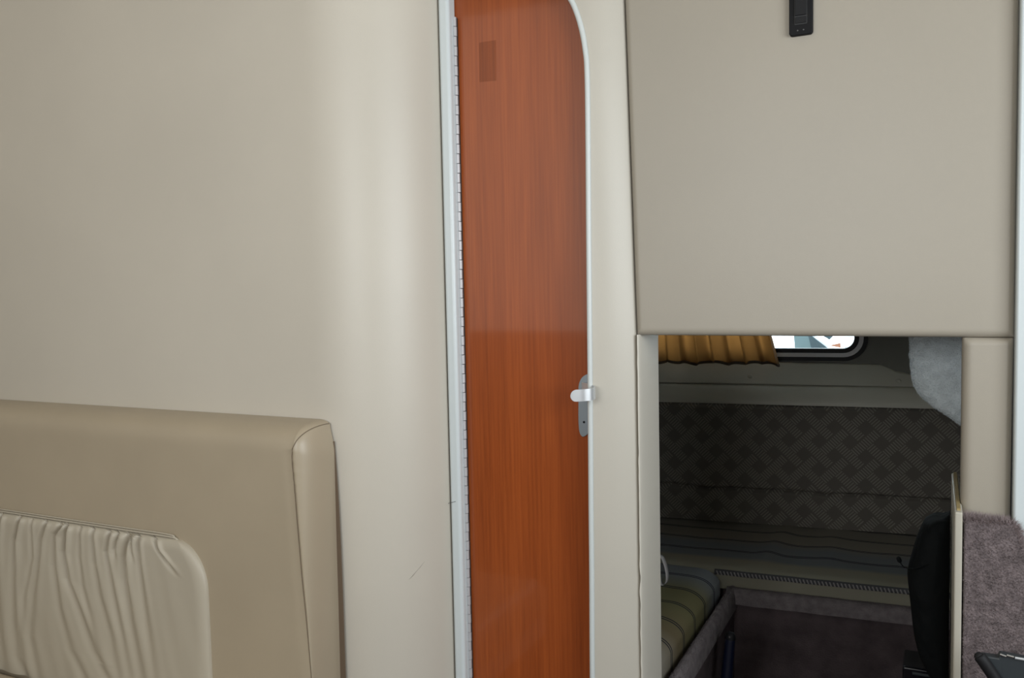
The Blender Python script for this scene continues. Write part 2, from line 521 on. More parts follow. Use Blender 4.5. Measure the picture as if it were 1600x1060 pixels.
def pad(u, v):
    f = lambda t: .5 - .5 * math.cos(PI * t) if 0 < t < 1 else t
    z0, z1 = .0, 1.181
    z = z0 + (z1 - z0) * v; xa = xpl; xb = .1355 - .006 * (1 - v)
    x = xa + (xb - xa) * f(u)
    e = min((x - xa) * .8, xb - x, (z1 - z) * 2.2 + .002); R = .016
    drop = 0 if e > R else R * (1 - math.sqrt(max(0, 1 - (1 - e / R) ** 2)))
    return (x, YB - .007 + drop, z)


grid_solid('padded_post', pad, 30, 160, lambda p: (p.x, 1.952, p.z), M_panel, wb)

# rounded jamb left of the opening
xj0 = at(999, 700, 1, YB).x; xj1 = at(1030.5, 700, 1, 2.03).x


def jamb(u, v):
    z = 1.183 * v
    a = u * PI / 2
    s_ = .5
    x = xj0 + (xj1 - xj0) * (max(0, math.sin(a)) ** .8)
    y = 1.893 + .135 * (1 - max(0, math.cos(a)) ** .9)
    w = .0014 * noise.noise(Vector((z * 9, u * 2, 0)))
    for px, py in ((1013, 563), (1020, 858)):
        q = at(px, py, 1, 1.91)
        w += .004 * math.exp(-((z - q.z) / .008) ** 2 - ((x - q.x) / .004) ** 2)
    if u == 0: x += .002 * noise.noise(Vector((z * 30, 5, 0)))
    return (x, y + w, z)


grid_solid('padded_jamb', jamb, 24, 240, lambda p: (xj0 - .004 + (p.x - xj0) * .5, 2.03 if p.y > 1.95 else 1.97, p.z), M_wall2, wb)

# door surround (padded pillar with the arched corner)
YI = 1.852
inner_px = [(924, 1060), (923, 900), (922, 800), (920.5, 600), (918.5, 400), (917, 200), (915.5, 110), (913, 80), (908, 50), (900, 22), (889, -2)]
inner = [at(px, py, 1, YI) for px, py in inner_px]
b0 = inner[0]; inner = [Vector((b0.x, YI, 0))] + inner
last = inner[-1]
inner += [Vector((last.x - .030, YI, last.z + .035)), Vector((last.x - .075, YI, last.z + .06)), Vector((last.x - .14, YI, last.z + .075)), Vector((-1.088, YI, last.z + .078))]
inner = catmull(inner, 5)
outer = []
TOPZ = ZC - .001
for i, p in enumerate(inner):
    if p.z < last.z - .12: outer.append(Vector((0, 0, p.z)))
    else: outer.append(None)
k0 = max(i for i, o in enumerate(outer) if o is not None)
nT = len(inner) - 1 - k0
zst = outer[k0].z
for i in range(k0 + 1, len(inner)):
    t = (i - k0) / nT
    # walk up the seam to the ceiling, then left along it
    tot = (TOPZ - zst) + .45; s = t * tot
    if s < TOPZ - zst: outer[i] = Vector((0, 0, zst + s))
    else: outer[i] = Vector((-(s - (TOPZ - zst)), 0, TOPZ))
for o in outer:
    base = PL(o.z) - .001 if o.z > 1.18 else lerp_curve([(0, xj0 - .0005), (1.18, PL(1.18) - .001)], o.z)
    o.x += base; o.y = YB + .002


def surround(u, v):
    k = v * (len(inner) - 1); i = min(int(k), len(inner) - 2); t = k - i
    a = inner[i].lerp(inner[i + 1], t); b_ = outer[i].lerp(outer[i + 1], t)
    if u < .12: uu = (u / .12) ** 1.5 * .12
    else: uu = u
    p = a.lerp(b_, uu)
    bulge = .010 * math.sin(PI * min(1, uu)) ** .7 if uu < 1 else 0
    p.y -= bulge * (1 if b_.x > -.75 else .4)
    return p


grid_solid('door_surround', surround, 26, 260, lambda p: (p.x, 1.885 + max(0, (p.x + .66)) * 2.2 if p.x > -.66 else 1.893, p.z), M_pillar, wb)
tube('arched_bead', [p + Vector((.003, -.001, 0)) for p in inner], .0062, M_bead, wb, 12)
pst = tag(box('trim_2', (at(1584, 700, 1, 1.875).x, 1.872, 0), (.30, 1.955, ZC), M_white, None, .006, 3), kind='structure')
pst['label'] = 'white flat vertical post at the right edge of the bulkhead'

# ------------------------------------------------------------ door
dr = tag(empty('door_1', (-.9, YD, 0)), kind='structure')
dr['label'] = 'glossy cherry wood door with a rounded top corner'
box('door_leaf', (-1.078, YD, .03), (-.66, YD + .035, 2.10), M_wood, dr, .002)
a = at(748, 67, 1, YD); b_ = at(776, 126, 1, YD)
prism('unfaded_patch', [(a.x, b_.z + .002), (b_.x - .001, b_.z), (b_.x, a.z), (a.x + .001, a.z)], lambda x, z, n: Vector((x, YD - .0001 - n, z)), .0002, M_wood2, dr)
hz = at(712, 26, 1, 1.888).z
hx = at(722.0, 523, 1, 1.889).x
hg = box('piano_hinge', (hx - .006, 1.8935, .06), (hx + .0030, 1.8995, hz - .001), M_gap, dr)
pitch = (at(720, 400, 1, 1.888).z - at(720, 548.5, 1, 1.888).z) / 10
kz = hz; kme = None; k = 0
while kz - pitch > .07:
    if kme is None:
        V = []; Fc = []; n = 12; h_ = pitch * .47
        prof = [(.0046, -h_), (.0050, -h_ + .0003), (.0050, h_ - .0003), (.0046, h_)]
        for r_, z_ in prof:
            for i in range(n): V.append((r_ * math.cos(2 * PI * i / n), r_ * math.sin(2 * PI * i / n), z_))
        for j in range(3):
            for i in range(n): Fc.append((j * n + i, j * n + (i + 1) % n, (j + 1) * n + (i + 1) % n, (j + 1) * n + i))
        Fc.append(tuple(range(n))); Fc.append(tuple(3 * n + i for i in range(n)))
        o = sharp(mesh('knuckle', V, Fc, M_steel, hg), 50); kme = o.data
    else:
        o = bpy.data.objects.new('knuckle', kme); COL.objects.link(o); o.parent = hg
    o.matrix_parent_inverse = hg.matrix_basis.inverted()
    o.location = (hx + (.0005 if k % 2 else -.0003), 1.889, kz - pitch / 2)
    kz -= pitch; k += 1

# handle plate and folded-strap lever
pl = [(904.5, 625), (904.5, 605), (907, 595), (912, 588), (921, 584), (932, 584), (938, 590), (940, 605), (940, 640), (939, 665), (935, 675), (925, 676), (920, 677.5),
      (916, 681), (911, 682.5), (907, 678), (905, 668), (904.3, 650)]
plw = catmull([at(px, py, 1, YD) for px, py in pl] + [at(*pl[0], 1, YD)], 3)[:-1]
hp = prism('handle_plate', [(p.x, p.z) for p in plw], lambda x, z, n: Vector((x, YD - .0005 - n, z)), .003, M_plate, dr, bev=.0008)
kh = at(912.5, 660, 1, YD - .004)
tube('keyhole', [kh + Vector((0, .002, 0)), kh + Vector((0, -.0006, 0))], .0028, M_black, hp, 12)
z0 = at(915, 609, 1, YD - .01).z
plan = [(at(909.5, 608, 1, YD - .004).x, YD - .004), (at(913, 608, 1, YD - .014).x, YD - .014)]
q1 = at(922, 612, 1, YD - .036); q2 = at(929.5, 612, 1, YD - .064); q3 = at(926, 612, 1, YD - .088)
q4 = at(914, 616, 1, YD - .102); q5 = at(900, 618, 1, YD - .108); q6 = at(891.5, 619, 1, YD - .110)
plan += [(q.x, q.y) for q in (q1, q2, q3, q4, q5, q6)]
cur = catmull([Vector((x, y, 0)) for x, y in plan], 6)
V = []; Fc = []; nn = len(cur); hh = .0135; T = .0013
for i, p in enumerate(cur):
    t = (cur[min(i + 1, nn - 1)] - cur[max(i - 1, 0)]).normalized(); nrm = Vector((t.y, -t.x, 0))
    L_ = (cur[-1] - p).length
    h_ = hh * (math.sqrt(max(0.02, 1 - (1 - L_ / hh) ** 2)) if L_ < hh else 1)
    cz = z0 + .003 - .009 * max(0, i / nn - .3)
    for zz in (-1, 1):
        for s_ in (-1, 1): V.append(p + nrm * T * s_ + Vector((0, 0, cz + zz * h_)))
for i in range(nn - 1):
    a = i * 4; b2 = a + 4
    for (m1, m2) in ((0, 1), (1, 3), (3, 2), (2, 0)): Fc.append((a + m1, a + m2, b2 + m2, b2 + m1))
Fc += [(0, 1, 3, 2), tuple((nn - 1) * 4 + i for i in (0, 1, 3, 2))]
sharp(mesh('lever', V, Fc, M_lever, hp), 50)

# ------------------------------------------------------------ latch plate on the upper panel
YL = YB - .007
la = at(1232.5, 20, 1, YL - .012).x; lb = at(1269.5, 20, 1, YL - .012).x
lz = at(1236, 56, 1, YL - .012).z
ltc = tag(empty('latch_plate', ((la + lb) / 2, YL, lz)), 'black plastic switch plate high on the cream padded panel', 'switch')
frl = lambda yy: (lambda x, z, n: Vector((x, yy - n, z)))
prism('face_plate', rrect(la, lz, lb, lz + .17, .0065), frl(YL + .004), .014, M_black, ltc, bev=.002)
ka = at(1242, 20, 1, YL - .013).x; kb = at(1260, 20, 1, YL - .013).x
z_a = at(1244, 37, 1, YL - .012).z; z_b = at(1244, 26, 1, YL - .012).z
prism('slot', rrect(ka - .0012, z_a - .002, kb + .0012, z_b + .115, .002), frl(YL - .0101), .0006, M_gap, ltc)
prism('button', rrect(ka, z_a, kb, z_b - .0012, .001), frl(YL - .0105), .003, M_black2, ltc, bev=.0008)
prism('slide', rrect(ka, z_b + .0014, kb, z_b + .11, .001), frl(YL - .0105), .0045, M_black2, ltc, bev=.001)
for px, py in ((1246.3, 47.7), (1255.5, 46.2)):
    q = at(px, py, 1, YL - .0105)
    tube('dot', [Vector((q.x, YL - .0095, q.z)), Vector((q.x, YL - .0106, q.z))], .0014, M_dot, ltc, 10)

# pull strap behind the jamb
q = at(1037, 890, 1, 2.06)
st_px = [(1030, 868), (1035, 872), (1040, 885), (1042.5, 900), (1041, 910), (1037, 913.5), (1033, 911), (1030, 903)]
sw = catmull([at(px, py, 1, 2.06) for px, py in st_px], 4)
V = []; Fc = []
for i, p in enumerate(sw): V += [p + Vector((0, -.009, 0)), p + Vector((.0015, .009, 0)), p + Vector((.0010, .009, -.001)), p + Vector((-.0010, -.009, -.001))]
for i in range(len(sw) - 1):
    for j in range(4): Fc.append((i * 4 + j, i * 4 + (j + 1) % 4, i * 4 + 4 + (j + 1) % 4, i * 4 + 4 + j))
Fc += [(0, 1, 2, 3), tuple(len(V) - 4 + i for i in range(4))]
ps = mesh('pull_strap', V, Fc, mat('pale_webbing', (.16, .15, .145), .7))
tag(ps, 'small pale grey fabric loop hanging behind the padded jamb', 'strap')

# ------------------------------------------------------------ sofa
YF = YW - .11
sofa = tag(empty('sofa', (-2.2, YF, 0)), 'tan vinyl sofa with a ruched panel in its backrest against the left wall', 'sofa')
seam_px = [(454.5, 712), (455, 725), (459, 770), (464, 830), (470, 900), (478, 980), (485, 1060)]
seam_w = [at(px, py, 1, YF) for px, py in seam_px]
sx_tab = sorted([(p.z, p.x) for p in seam_w]); 
ztop = at(0, 627, 1, YW - .03).z
zt_r = at(515, 664, 1, YW - .03).z
xb_tab = sorted([(at(px, py, 1, YW - .006).z, at(px, py, 1, YW - .006).x) for px, py in ((521.5, 690), (523, 760), (525.5, 860), (528.5, 960), (531, 1060))])
ZB = at(0, 1046, 1, YF).z - .05


def sofa_seam_x(z): return lerp_curve(sx_tab, z)


ZTF = at(470, 715, 1, YF).z      # front face begins to roll over towards the top here


def sback(u, v):
    # u: 0 = far left front, .8 = seam, 1 = wall ; v: 0 bottom .. .8 = top roll start .. 1 = top at the wall
    if v < .75: z = ZB + (ZTF - ZB) * v / .75; ez = 0
    else:
        b2 = (v - .75) / .25 * PI / 2; ez = b2; z = ZTF + (ztop - ZTF) * math.sin(b2) ** .72
    xsm = sofa_seam_x(min(z, ZTF)); xbk = lerp_curve(xb_tab, min(z, ztop)) - .012 * ss(ZTF - .01, ztop, z)
    if u < .7: x = -3.18 + (xsm + 3.18) * (u / .7); ex = 0
    else:
        a2 = (u - .7) / .3 * PI / 2; ex = a2; x = xsm + (xbk - xsm) * math.sin(a2) ** .85; z -= .010 * (ez / 1.571) * math.sin(a2) ** 2
    d = .105
    y = YW - .004 - d * (max(0, math.cos(ex)) ** .8) * (max(0, math.cos(ez)) ** .72)
    y -= .006 * (math.sin(min(1, u / .7) * PI) * math.sin(min(1, v / .75) * PI)) ** 2
    y += .0012 * noise.noise(Vector((x * 8, z * 8, 0)))
    y += .0035 * math.exp(-((x - xsm) / .004) ** 2) * (1 if ez < .1 else .4)
    # small puckers near the top corner
    pk = math.exp(-((z - ZTF + .03) / .05) ** 2) * math.exp(-((x - xsm) / .03) ** 2)
    y += .0008 * pk * math.sin((z * 1.0 + x * .5) * 260)
    return (x, y, z)


bk = grid_solid('backrest', sback, 150, 120, lambda p: (p.x, YW - .003, p.z), M_sofa, sofa)
# seam thread: up the front edge then over the corner to the wall
sp_ = []
for k in range(60):
    v = k / 59 * .75
    p = Vector(sback(.7, v)); sp_.append(p + Vector((0, -.0006, 0)))
for k in range(1, 24):
    t = k / 23
    p = Vector(sback(.7 + .3 * (t ** 1.3) * .93, .75 + .25 * min(1, t * .97))); sp_.append(p + Vector((.0004, -.0006, .0004)))
tube('seam', sp_, .0009, M_thread, bk, 6)
V = []; Fc = []
sti = catmull(sp_, 2)
for i in range(0, len(sti) - 1, 2):
    p = sti[i] + Vector((.004, -.0002, 0)); t = (sti[i + 1] - sti[i]).normalized()
    k = len(V); x = Vector((.0005, 0, 0)); yv = Vector((0, .0006, 0))
    for s_ in (0, 1):
        for dd in (-x - yv, x - yv, x + yv, -x + yv): V.append(p + dd + t * .003 * s_)
    Fc += [(k, k + 1, k + 2, k + 3), (k + 4, k + 5, k + 6, k + 7)] + [(k + j, k + (j + 1) % 4, k + 4 + (j + 1) % 4, k + 4 + j) for j in range(4)]
# wedge of brown backing between cushion and wall
w_ = [at(522.5, 690, 1, YW - .002), at(528.5, 770, 1, YW - .002), at(534, 880, 1, YW - .002), at(540.5, 1060, 1, YW - .002)]
bkp = catmull([p for p in w_], 5)
V = []; Fc = []
for p in bkp + [Vector((bkp[-1].x + .002, bkp[-1].y, ZB))]:
    xi = lerp_curve(xb_tab, p.z) - .02
    V += [Vector((xi, YW - .0035, p.z)), Vector((p.x, YW - .0045, p.z)), Vector((p.x, YW - .0015, p.z)), Vector((xi, YW - .0015, p.z))]
for i in range(len(V) // 4 - 1):
    for j in range(4): Fc.append((i * 4 + j, i * 4 + (j + 1) % 4, i * 4 + 4 + (j + 1) % 4, i * 4 + 4 + j))
mesh('backing_board', V, Fc, M_back, sofa, smooth=False)

# ruched panel: puffed cloth with gathers that start at its top seam
S6 = 560 / 1290.
vall = [([(82, 490), (65, 560), (58, 700), (60, 850), (75, 980), (110, 1060)], 1.0, 9), ([(175, 505), (158, 560), (148, 640), (130, 760), (120, 900), (150, 1060)], .7, 9),
        ([(228, 512), (210, 540), (205, 650), (225, 800), (265, 950), (320, 1060)], .8, 9), ([(252, 520), (243, 600), (255, 700), (300, 820), (350, 960), (400, 1060)], 1.0, 9),
        ([(405, 540), (395, 600), (420, 750), (450, 900), (480, 1060)], .7, 8), ([(472, 550), (458, 620), (460, 700), (480, 850), (520, 1060)], 1.15, 10),
        ([(567, 555), (580, 590), (615, 640), (660, 700)], .7, 8), ([(510, 560), (515, 650), (530, 780), (560, 1000), (570, 1060)], .55, 8),
        ([(345, 540), (350, 640), (370, 760), (410, 900), (440, 1060)], .6, 9), ([(15, 480), (5, 560), (0, 700), (10, 900), (30, 1060)], .8, 9),
        ([(300, 530), (298, 620), (310, 720), (345, 860), (380, 1000)], .35, 7), ([(125, 500), (128, 620), (100, 760), (90, 900), (100, 1060)], .35, 7),
        ([(-60, 470), (-70, 600), (-75, 800), (-60, 1060)], .8, 10), ([(-120, 460), (-130, 600), (-135, 800), (-120, 1060)], .8, 10),
        ([(435, 548), (425, 590), (430, 640)], .6, 6), ([(490, 553), (488, 600), (495, 650)], .5, 5)]
YP = YF - .004
vw = []
for pl_, am, wd in vall:
    ws = [at(x * S6, 600 + y * S6, 1, YP) for x, y in pl_]
    vw.append((sorted([(p.z, p.x) for p in ws]), am, wd * S6 * .00125, ws[0].z, ws[-1].z))
q = at(272, 840, 1, YP); zT = q.z - .003; xR = at(325.5, 950, 1, YP).x; RC = xR - q.x
ztl = at(0, 799, 1, YP).z
ZP0 = at(0, 1042, 1, YP).z


def rp_top(x): return zT


def ruch(u, v):
    z = ZP0 + (zT - ZP0) * v
    # right edge rounded at the corner
    dz = (z - (zT - RC * 1.15)) / (RC * 1.15)
    xr = xR - RC * (1 - math.sqrt(max(0, 1 - max(0, dz) ** 2)))
    x0 = -3.0; x = x0 + (xr - x0) * (.42 * u / .3 if u < .3 else .42 + .58 * (u - .3) / .7)
    e = min(xr - x, (zT - z) * 1.3); R = .035
    puff = .014 * (math.sqrt(max(0, 1 - (1 - e / R) ** 2)) if e < R else 1)
    f = 0
    for tab, am, wd, za, zb in vw:
        cx = lerp_curve(tab, z); fade = 1
        if z < zb: continue
        s = (za - z)
        amp = am * (.017 * math.exp(-max(0, s) / .15) + .0035) * fade * (ss(zb - .001, zb + .06, z) if zb > .42 else 1)
        w2 = wd * (1.7 + max(0, s) * 7.0)
        d = (x - cx) / w2
        f += amp * (math.exp(-d * d) - .45 * math.exp(-((d - 1.7) / 1.1) ** 2))
    f += .0012 * noise.noise(Vector((x * 26 + z * 6, z * 3, 0)))
    puff = puff - f * min(1, e / .006)
    return (x, YF - .004 - max(-.002, puff), z)


rp = grid_solid('ruched_panel', ruch, 520, 150, lambda p: (p.x, YF + .02, p.z), M_ruch, bk)
# double welt over the gathers
for off, rr in ((.0035, .0028), (.0095, .0022)):
    w = [Vector((-3.0, YF - .005, zT + off)), Vector((-2.0, YF - .006, zT + off)), Vector((q.x - .03, YF - .006, zT + off)), Vector((q.x + .004, YF - .005, zT + off - .002 - (off - .0035) * .8)), Vector((q.x + .012, YF - .003, zT - .004))]
    tube('welt', catmull(w, 6), rr, M_ruch, bk, 8)
# seat
zs = at(0, 1046, 1, YF - .03).z


def seat(u, v):
    x = -3.15 + (-1.285 + 3.15) * u; y = (YF - .012) - .62 * (1 - v)
    e = min(x + 3.15, -1.285 - x, y - (YF - .632), (YF - .012) - y); R = .04
    drop = R * (1 - math.sqrt(max(0, 1 - (1 - max(0, e) / R) ** 2))) if e < R else 0
    return (x, y, zs - drop - .006)


grid_solid('seat', seat, 50, 40, lambda p: (p.x, p.y, zs - .13), M_sofa, sofa)
box('seat_base', (-3.12, .92, 0), (-1.30, YF - .02, zs - .13), M_wall, sofa)

# ------------------------------------------------------------ right: carpeted locker, board, dark case
zc = at(1540, 817, 1, 1.84).z
xc0 = at(1505, 900, 1, 1.845).x; xc1 = at(1583, 830, 1, 1.845).x
cl = tag(empty('carpeted_locker', (xc0 + .2, 1.85, 0)), 'mauve carpeted locker side with a fuzzy top edge beside the white post', 'locker')
out = [(xc0, 0), (xc0 + .5, 0), (xc0 + .5, at(1598, 853, 1, 1.845).z), (at(1594, 851, 1, 1.845).x, at(1594, 851, 1, 1.845).z), (at(1588, 832, 1, 1.845).x, at(1588, 832, 1, 1.845).z),
       (at(1580, 820, 1, 1.845).x, at(1580, 820, 1, 1.845).z), (xc1 - .02, zc), (xc0, zc + .002)]
prism('carpeted_side', out, lambda x, z, n: Vector((x, 1.868 - n, z)), .024, M_carpet, cl, bev=.004)
fp = []
for _ in range(3600):
    t = rnd.random(); seq = [Vector((x, 0, z)) for x, z in out[3:]]
    k = rnd.choice([0, 1, 2, 3, 3, 3, 3, 3, 3, 3]); k = min(k, len(seq) - 2)
    p = seq[k].lerp(seq[k + 1], t); n_ = Vector((.15, -.35, 1)) if k >= 2 else Vector((1, -.4, .6))
    fp.append((Vector((p.x, 1.845 + rnd.random() * .02, p.z - .001 - .008 * rnd.random() ** 2)), n_))
fuzz('edge_pile', fp, .018, .0012, M_pile, cl, .75)
fp = []
for _ in range(16000):
    x = rnd.uniform(xc0, xc0 + .16); z = rnd.uniform(.30, zc - .003)
    if x > out[3][0] and z > out[3][1]: continue
    if x > xc1 - .02 and z > out[5][1] : continue
    fp.append((Vector((x, 1.8445, z)), Vector((0, -1, -.2))))
fuzz('side_pile', fp, .005, .0013, M_carpet, cl, .9)

bx0 = at(1490, 950, 1, 1.83).x; bx1 = at(1503, 950, 1, 1.83).x
zb1 = at(1498, 801, 1, 1.83).z
bd = tag(box('divider_board', (bx0, 1.83, 0), (bx1 - .0005, 2.20, zb1), M_board, None, .003), 'narrow cream board standing edge-on beside the carpeted locker', 'board')
box('board_edge', (bx0 + .004, 1.845, zb1 - .001), (bx1 - .004, 2.19, zb1 + .004), M_ply, bd)

# dark case lower right
cs = tag(empty('soft_case', (.15, 1.72, 0)), 'black edged slate grey case standing in front of the carpeted locker', 'case')
YC = 1.70
pp = [(1534, 1025), (1560, 1029), (1562, 1022.5), (1580, 1026), (1600, 1030), (1625, 1036)]
top = [at(px, py, 1, YC) for px, py in pp]
botx = at(1578, 1080, 1, YC)
rp_ = [at(1530, 1025, 1, YC - .006), at(1538, 1036, 1, YC - .008), at(1549, 1052, 1, YC - .008), at(1560, 1069, 1, YC - .008)]
rend = Vector((rp_[-1].x + .055, YC - .006, .013))
rim = catmull(rp_, 5) + [rp_[-1].lerp(rend, k / 12) for k in range(1, 13)]
outl = [(p.x, p.z) for p in top] + [(top[-1].x, 0.0), (rend.x + .004, 0.0), (rp_[-1].x + .004, rp_[-1].z)]
prism('panel', outl, lambda x, z, n: Vector((x, YC + .02 - n, z)), .02, M_slate, cs, bev=.003)
tube('padded_rim', rim, [.0085] + [.0105] * (len(rim) - 1), M_black2, cs, 12)
tube('rim_cap', [rim[0] + Vector((-.002, 0, .0055)), rim[0] + Vector((-.001, 0, .003)), rim[0] + Vector((0, 0, -.002))], [.003, .0068, .0086], M_black2, cs, 12)
for (a_, b_, r_) in (((1562.5, 1023), (1572, 1026.5), .0022), ((1573, 1024.5), (1584, 1027.5), .0022), ((1586, 1028.5), (1612, 1033), .0024)):
    tube('edge_highlight', [at(*a_, 1, YC - .002), at(*b_, 1, YC - .002)], r_, M_glint if r_ < .0023 else M_lever, cs, 8)  # bright metal slivers put in for the highlight along the top edge

# ------------------------------------------------------------ aft cabin shell (hull frame: x along the hull, y into the hull, z up)
K = .12; nrmK = math.sqrt(1 + K * K)
HX = Vector((1, K, 0)) / nrmK; HN = Vector((-K, 1, 0)) / nrmK; HO = Vector((-1.017, 3.446, 0))
HM = Matrix(((HX.x, HN.x, 0, HO.x), (HX.y, HN.y, 0, HO.y), (0, 0, 1, 0), (0, 0, 0, 1)))


def ph(px, py, n=0.0):
    """pixel -> (s, z) on the plane n metres in front of the hull side"""
    d = ray(px, py); o = Vector((0, 0, EYE)) - HO
    t = (-n - o.dot(HN)) / d.dot(HN); p = o + d * t
    return p.dot(HX), p.z


aw = tag(empty('wall_aft', tuple(HO)), kind='structure')
wz0 = ph(1300, 564)[1]; ws1 = ph(1356, 530)[0]; ws0 = ws1 - .95; wz1 = wz0 + .50
q1 = rrect(ws0, wz0, ws1, wz1, .085)
prism('hull_side', [(-.62, 0), (2.2, 0), (2.2, ZC), (-.62, ZC)], lambda a, b, n: Vector((a, .06 - n, b)), .06, M_aftwall, aw, hole=rrect(ws0 + .01, wz0 + .01, ws1 - .01, wz1 - .01, .076), mw=HM)
box('aft_headliner', (-1.6, 2.0, 1.56), (1.25, 3.34, 1.60), M_aftwall, aw)
tag(box('wall_aft_left', (-1.65, 2.01, 0), (-1.6, 3.36, ZC), M_aftwall), kind='structure')
win = tag(bpy.data.objects.new('window_1', None), kind='structure'); COL.objects.link(win); win.matrix_basis = HM
win['label'] = 'black rubber framed cabin window above the berth'
pxw = .0155
for nm, o0, o1, n0, dp, mm in (('outer_gasket', 0, 1.0, .012, .025, M_gasket), ('window_frame', 1.0, 2.0, .016, .030, M_frame), ('inner_gasket', 2.0, 3.1, .013, .03, M_gasket)):
    a = rrect(ws0 + o0 * pxw, wz0 + o0 * pxw, ws1 - o0 * pxw, wz1 - o0 * pxw, .085 - o0 * pxw * .9)
    h = rrect(ws0 + o1 * pxw, wz0 + o1 * pxw, ws1 - o1 * pxw, wz1 - o1 * pxw, .085 - o1 * pxw * .9)
    prism(nm, a, lambda x, z, n, n0=n0: Vector((x, -n0 + n, z)), dp, mm, win, hole=h, mw=HM)
gl = rrect(ws0 + 3 * pxw, wz0 + 3 * pxw, ws1 - 3 * pxw, wz1 - 3 * pxw, .036)
prism('pane', gl, lambda x, z, n: Vector((x, .004 + n, z)), .003, M_glass, win, mw=HM)

# padded band below the window with a stepped right end, two buttons
def hs(pxpy, n): return ph(pxpy[0], pxpy[1], n)


bt = [hs((1000, 563), .03), hs((1222, 567), .03), hs((1360, 570), .03), hs((1378, 571), .03), hs((1388, 575), .03), hs((1400, 581), .03), hs((1425, 585), .03), hs((1520, 588), .03)]
bb = hs((1300, 603), .088)[1]
band = prism('padded_band', [(-.6, bt[0][1])] + bt + [(1.9, bt[-1][1]), (1.9, bb), (-.6, bb)], lambda x, z, n: Vector((x, -.002 - n, z)), .018, M_aft, aw, bev=.005, mw=HM, seg=3)
ztb = bt[0][1]
for v_ in band.data.vertices:
    if v_.co.y < -.010: v_.co.y -= .068 * max(0, (ztb - v_.co.z) / (ztb - bb))
band.data.update()
for px, py in ((1172, 589), (1404, 596)):
    s_, z_ = hs((px, py), .066)
    V = []; Fc = []; n = 14
    for j in range(5):
        a = j / 4 * PI / 2
        for i in range(n): V.append((s_ + .0095 * math.cos(a) * math.cos(2 * PI * i / n), -.018 - .068 * (ztb - z_) / (ztb - bb) - .009 * math.sin(a), z_ + .0095 * math.cos(a) * math.sin(2 * PI * i / n)))
    for j in range(4):
        for i in range(n): Fc.append((j * n + i, j * n + (i + 1) % n, (j + 1) * n + (i + 1) % n, (j + 1) * n + i))
    Fc.append(tuple(range(n)))
    mesh('button', V, Fc, M_aft, aw, mw=HM)
# sloping padded ledge
lz1 = bb - .002; lz0 = hs((1250, 634), .13)[1]


def ledge(u, v):
    s = -.6 + 2.5 * u; a = v * PI / 2
    z = lz0 + (lz1 - lz0) * v
    n = .082 + (.13 - .082) * max(0, math.cos(a)) ** .8
    return (s, -n + .003 * noise.noise(Vector((s * 3, v * 2, 0))), z)


grid_solid('padded_ledge', ledge, 60, 14, lambda p: (p.x, -.001, p.z), M_aft, aw, HM)

# bolster
bo = tag(bpy.data.objects.new('bolster', None), 'long brown bolster with a pale dash lattice along the hull side', 'bolster'); COL.objects.link(bo); bo.matrix_basis = HM
NB = .15
zbt = hs((1250, 634), NB)[1] - .004; ZM = .362


def bol(u, v):
    s = -.58 + 2.2 * u; z = ZM + .006 + (zbt - ZM - .006) * v
    e = min(z - ZM + .012, zbt - z); R = .02
    drop = R * (1 - math.sqrt(max(0, 1 - (1 - max(0, e) / R) ** 2))) if e < R else 0
    cz = hs((1250, 770), NB)[1]
    cr_ = .016 * math.exp(-((z - cz - .008 * noise.noise(Vector((s * 7, 0, 0)))) / .006) ** 2)
    return (s, -NB + drop + cr_ + .006 * noise.noise(Vector((s * 3, z * 6, 1))), z)


grid_solid('cushion', bol, 160, 90, lambda p: (p.x, -.003, p.z), M_weave, bo, HM)

# ------------------------------------------------------------ berth mattress along the hull with braid
K2 = .069; n2 = math.sqrt(1 + K2 * K2)
BO = Vector((-.624, 2.787, 0)); BX = Vector((1, K2, 0)) / n2; BN = Vector((-K2, 1, 0)) / n2
BM = Matrix(((BX.x, BN.x, 0, BO.x), (BX.y, BN.y, 0, BO.y), (0, 0, 1, 0), (0, 0, 0, 1)))
bm_ = tag(bpy.data.objects.new('berth_mattress', None), 'striped berth mattress with a braided front edge below the bolster', 'mattress'); COL.objects.link(bm_); bm_.matrix_basis = BM


def matt(u, v):
    s = -.95 + 1.85 * u
    L1, L2 = .070, .585
    t = v * (L1 + L2)
    R = .022
    if t < L1:
        z = ZM - .07 + t; y = .012 - .012 * ss(0, L1, t)
        if t > L1 - R: y += R * (1 - math.cos((t - (L1 - R)) / R * PI / 2)) * .5
    else:
        d = t - L1; y = d + .011; z = ZM
        if d < R: z -= (R - d) ** 2 / (2 * R) * .6
    k = .010 * math.exp(-((s - .11 - y * .1) / .035) ** 2) + .006 * math.exp(-((s - .33) / .05) ** 2)
    k *= ss(.08, .2, y)
    z += k + .003 * noise.noise(Vector((s * 6, y * 9, 0)))
    yy = y - (1.1 * k if t > L1 else 0)
    return (s, yy, z)


grid_solid('cover', matt, 150, 70, lambda p: (p.x, max(p.y, .03), ZM - .07), M_strb, bm_, BM)
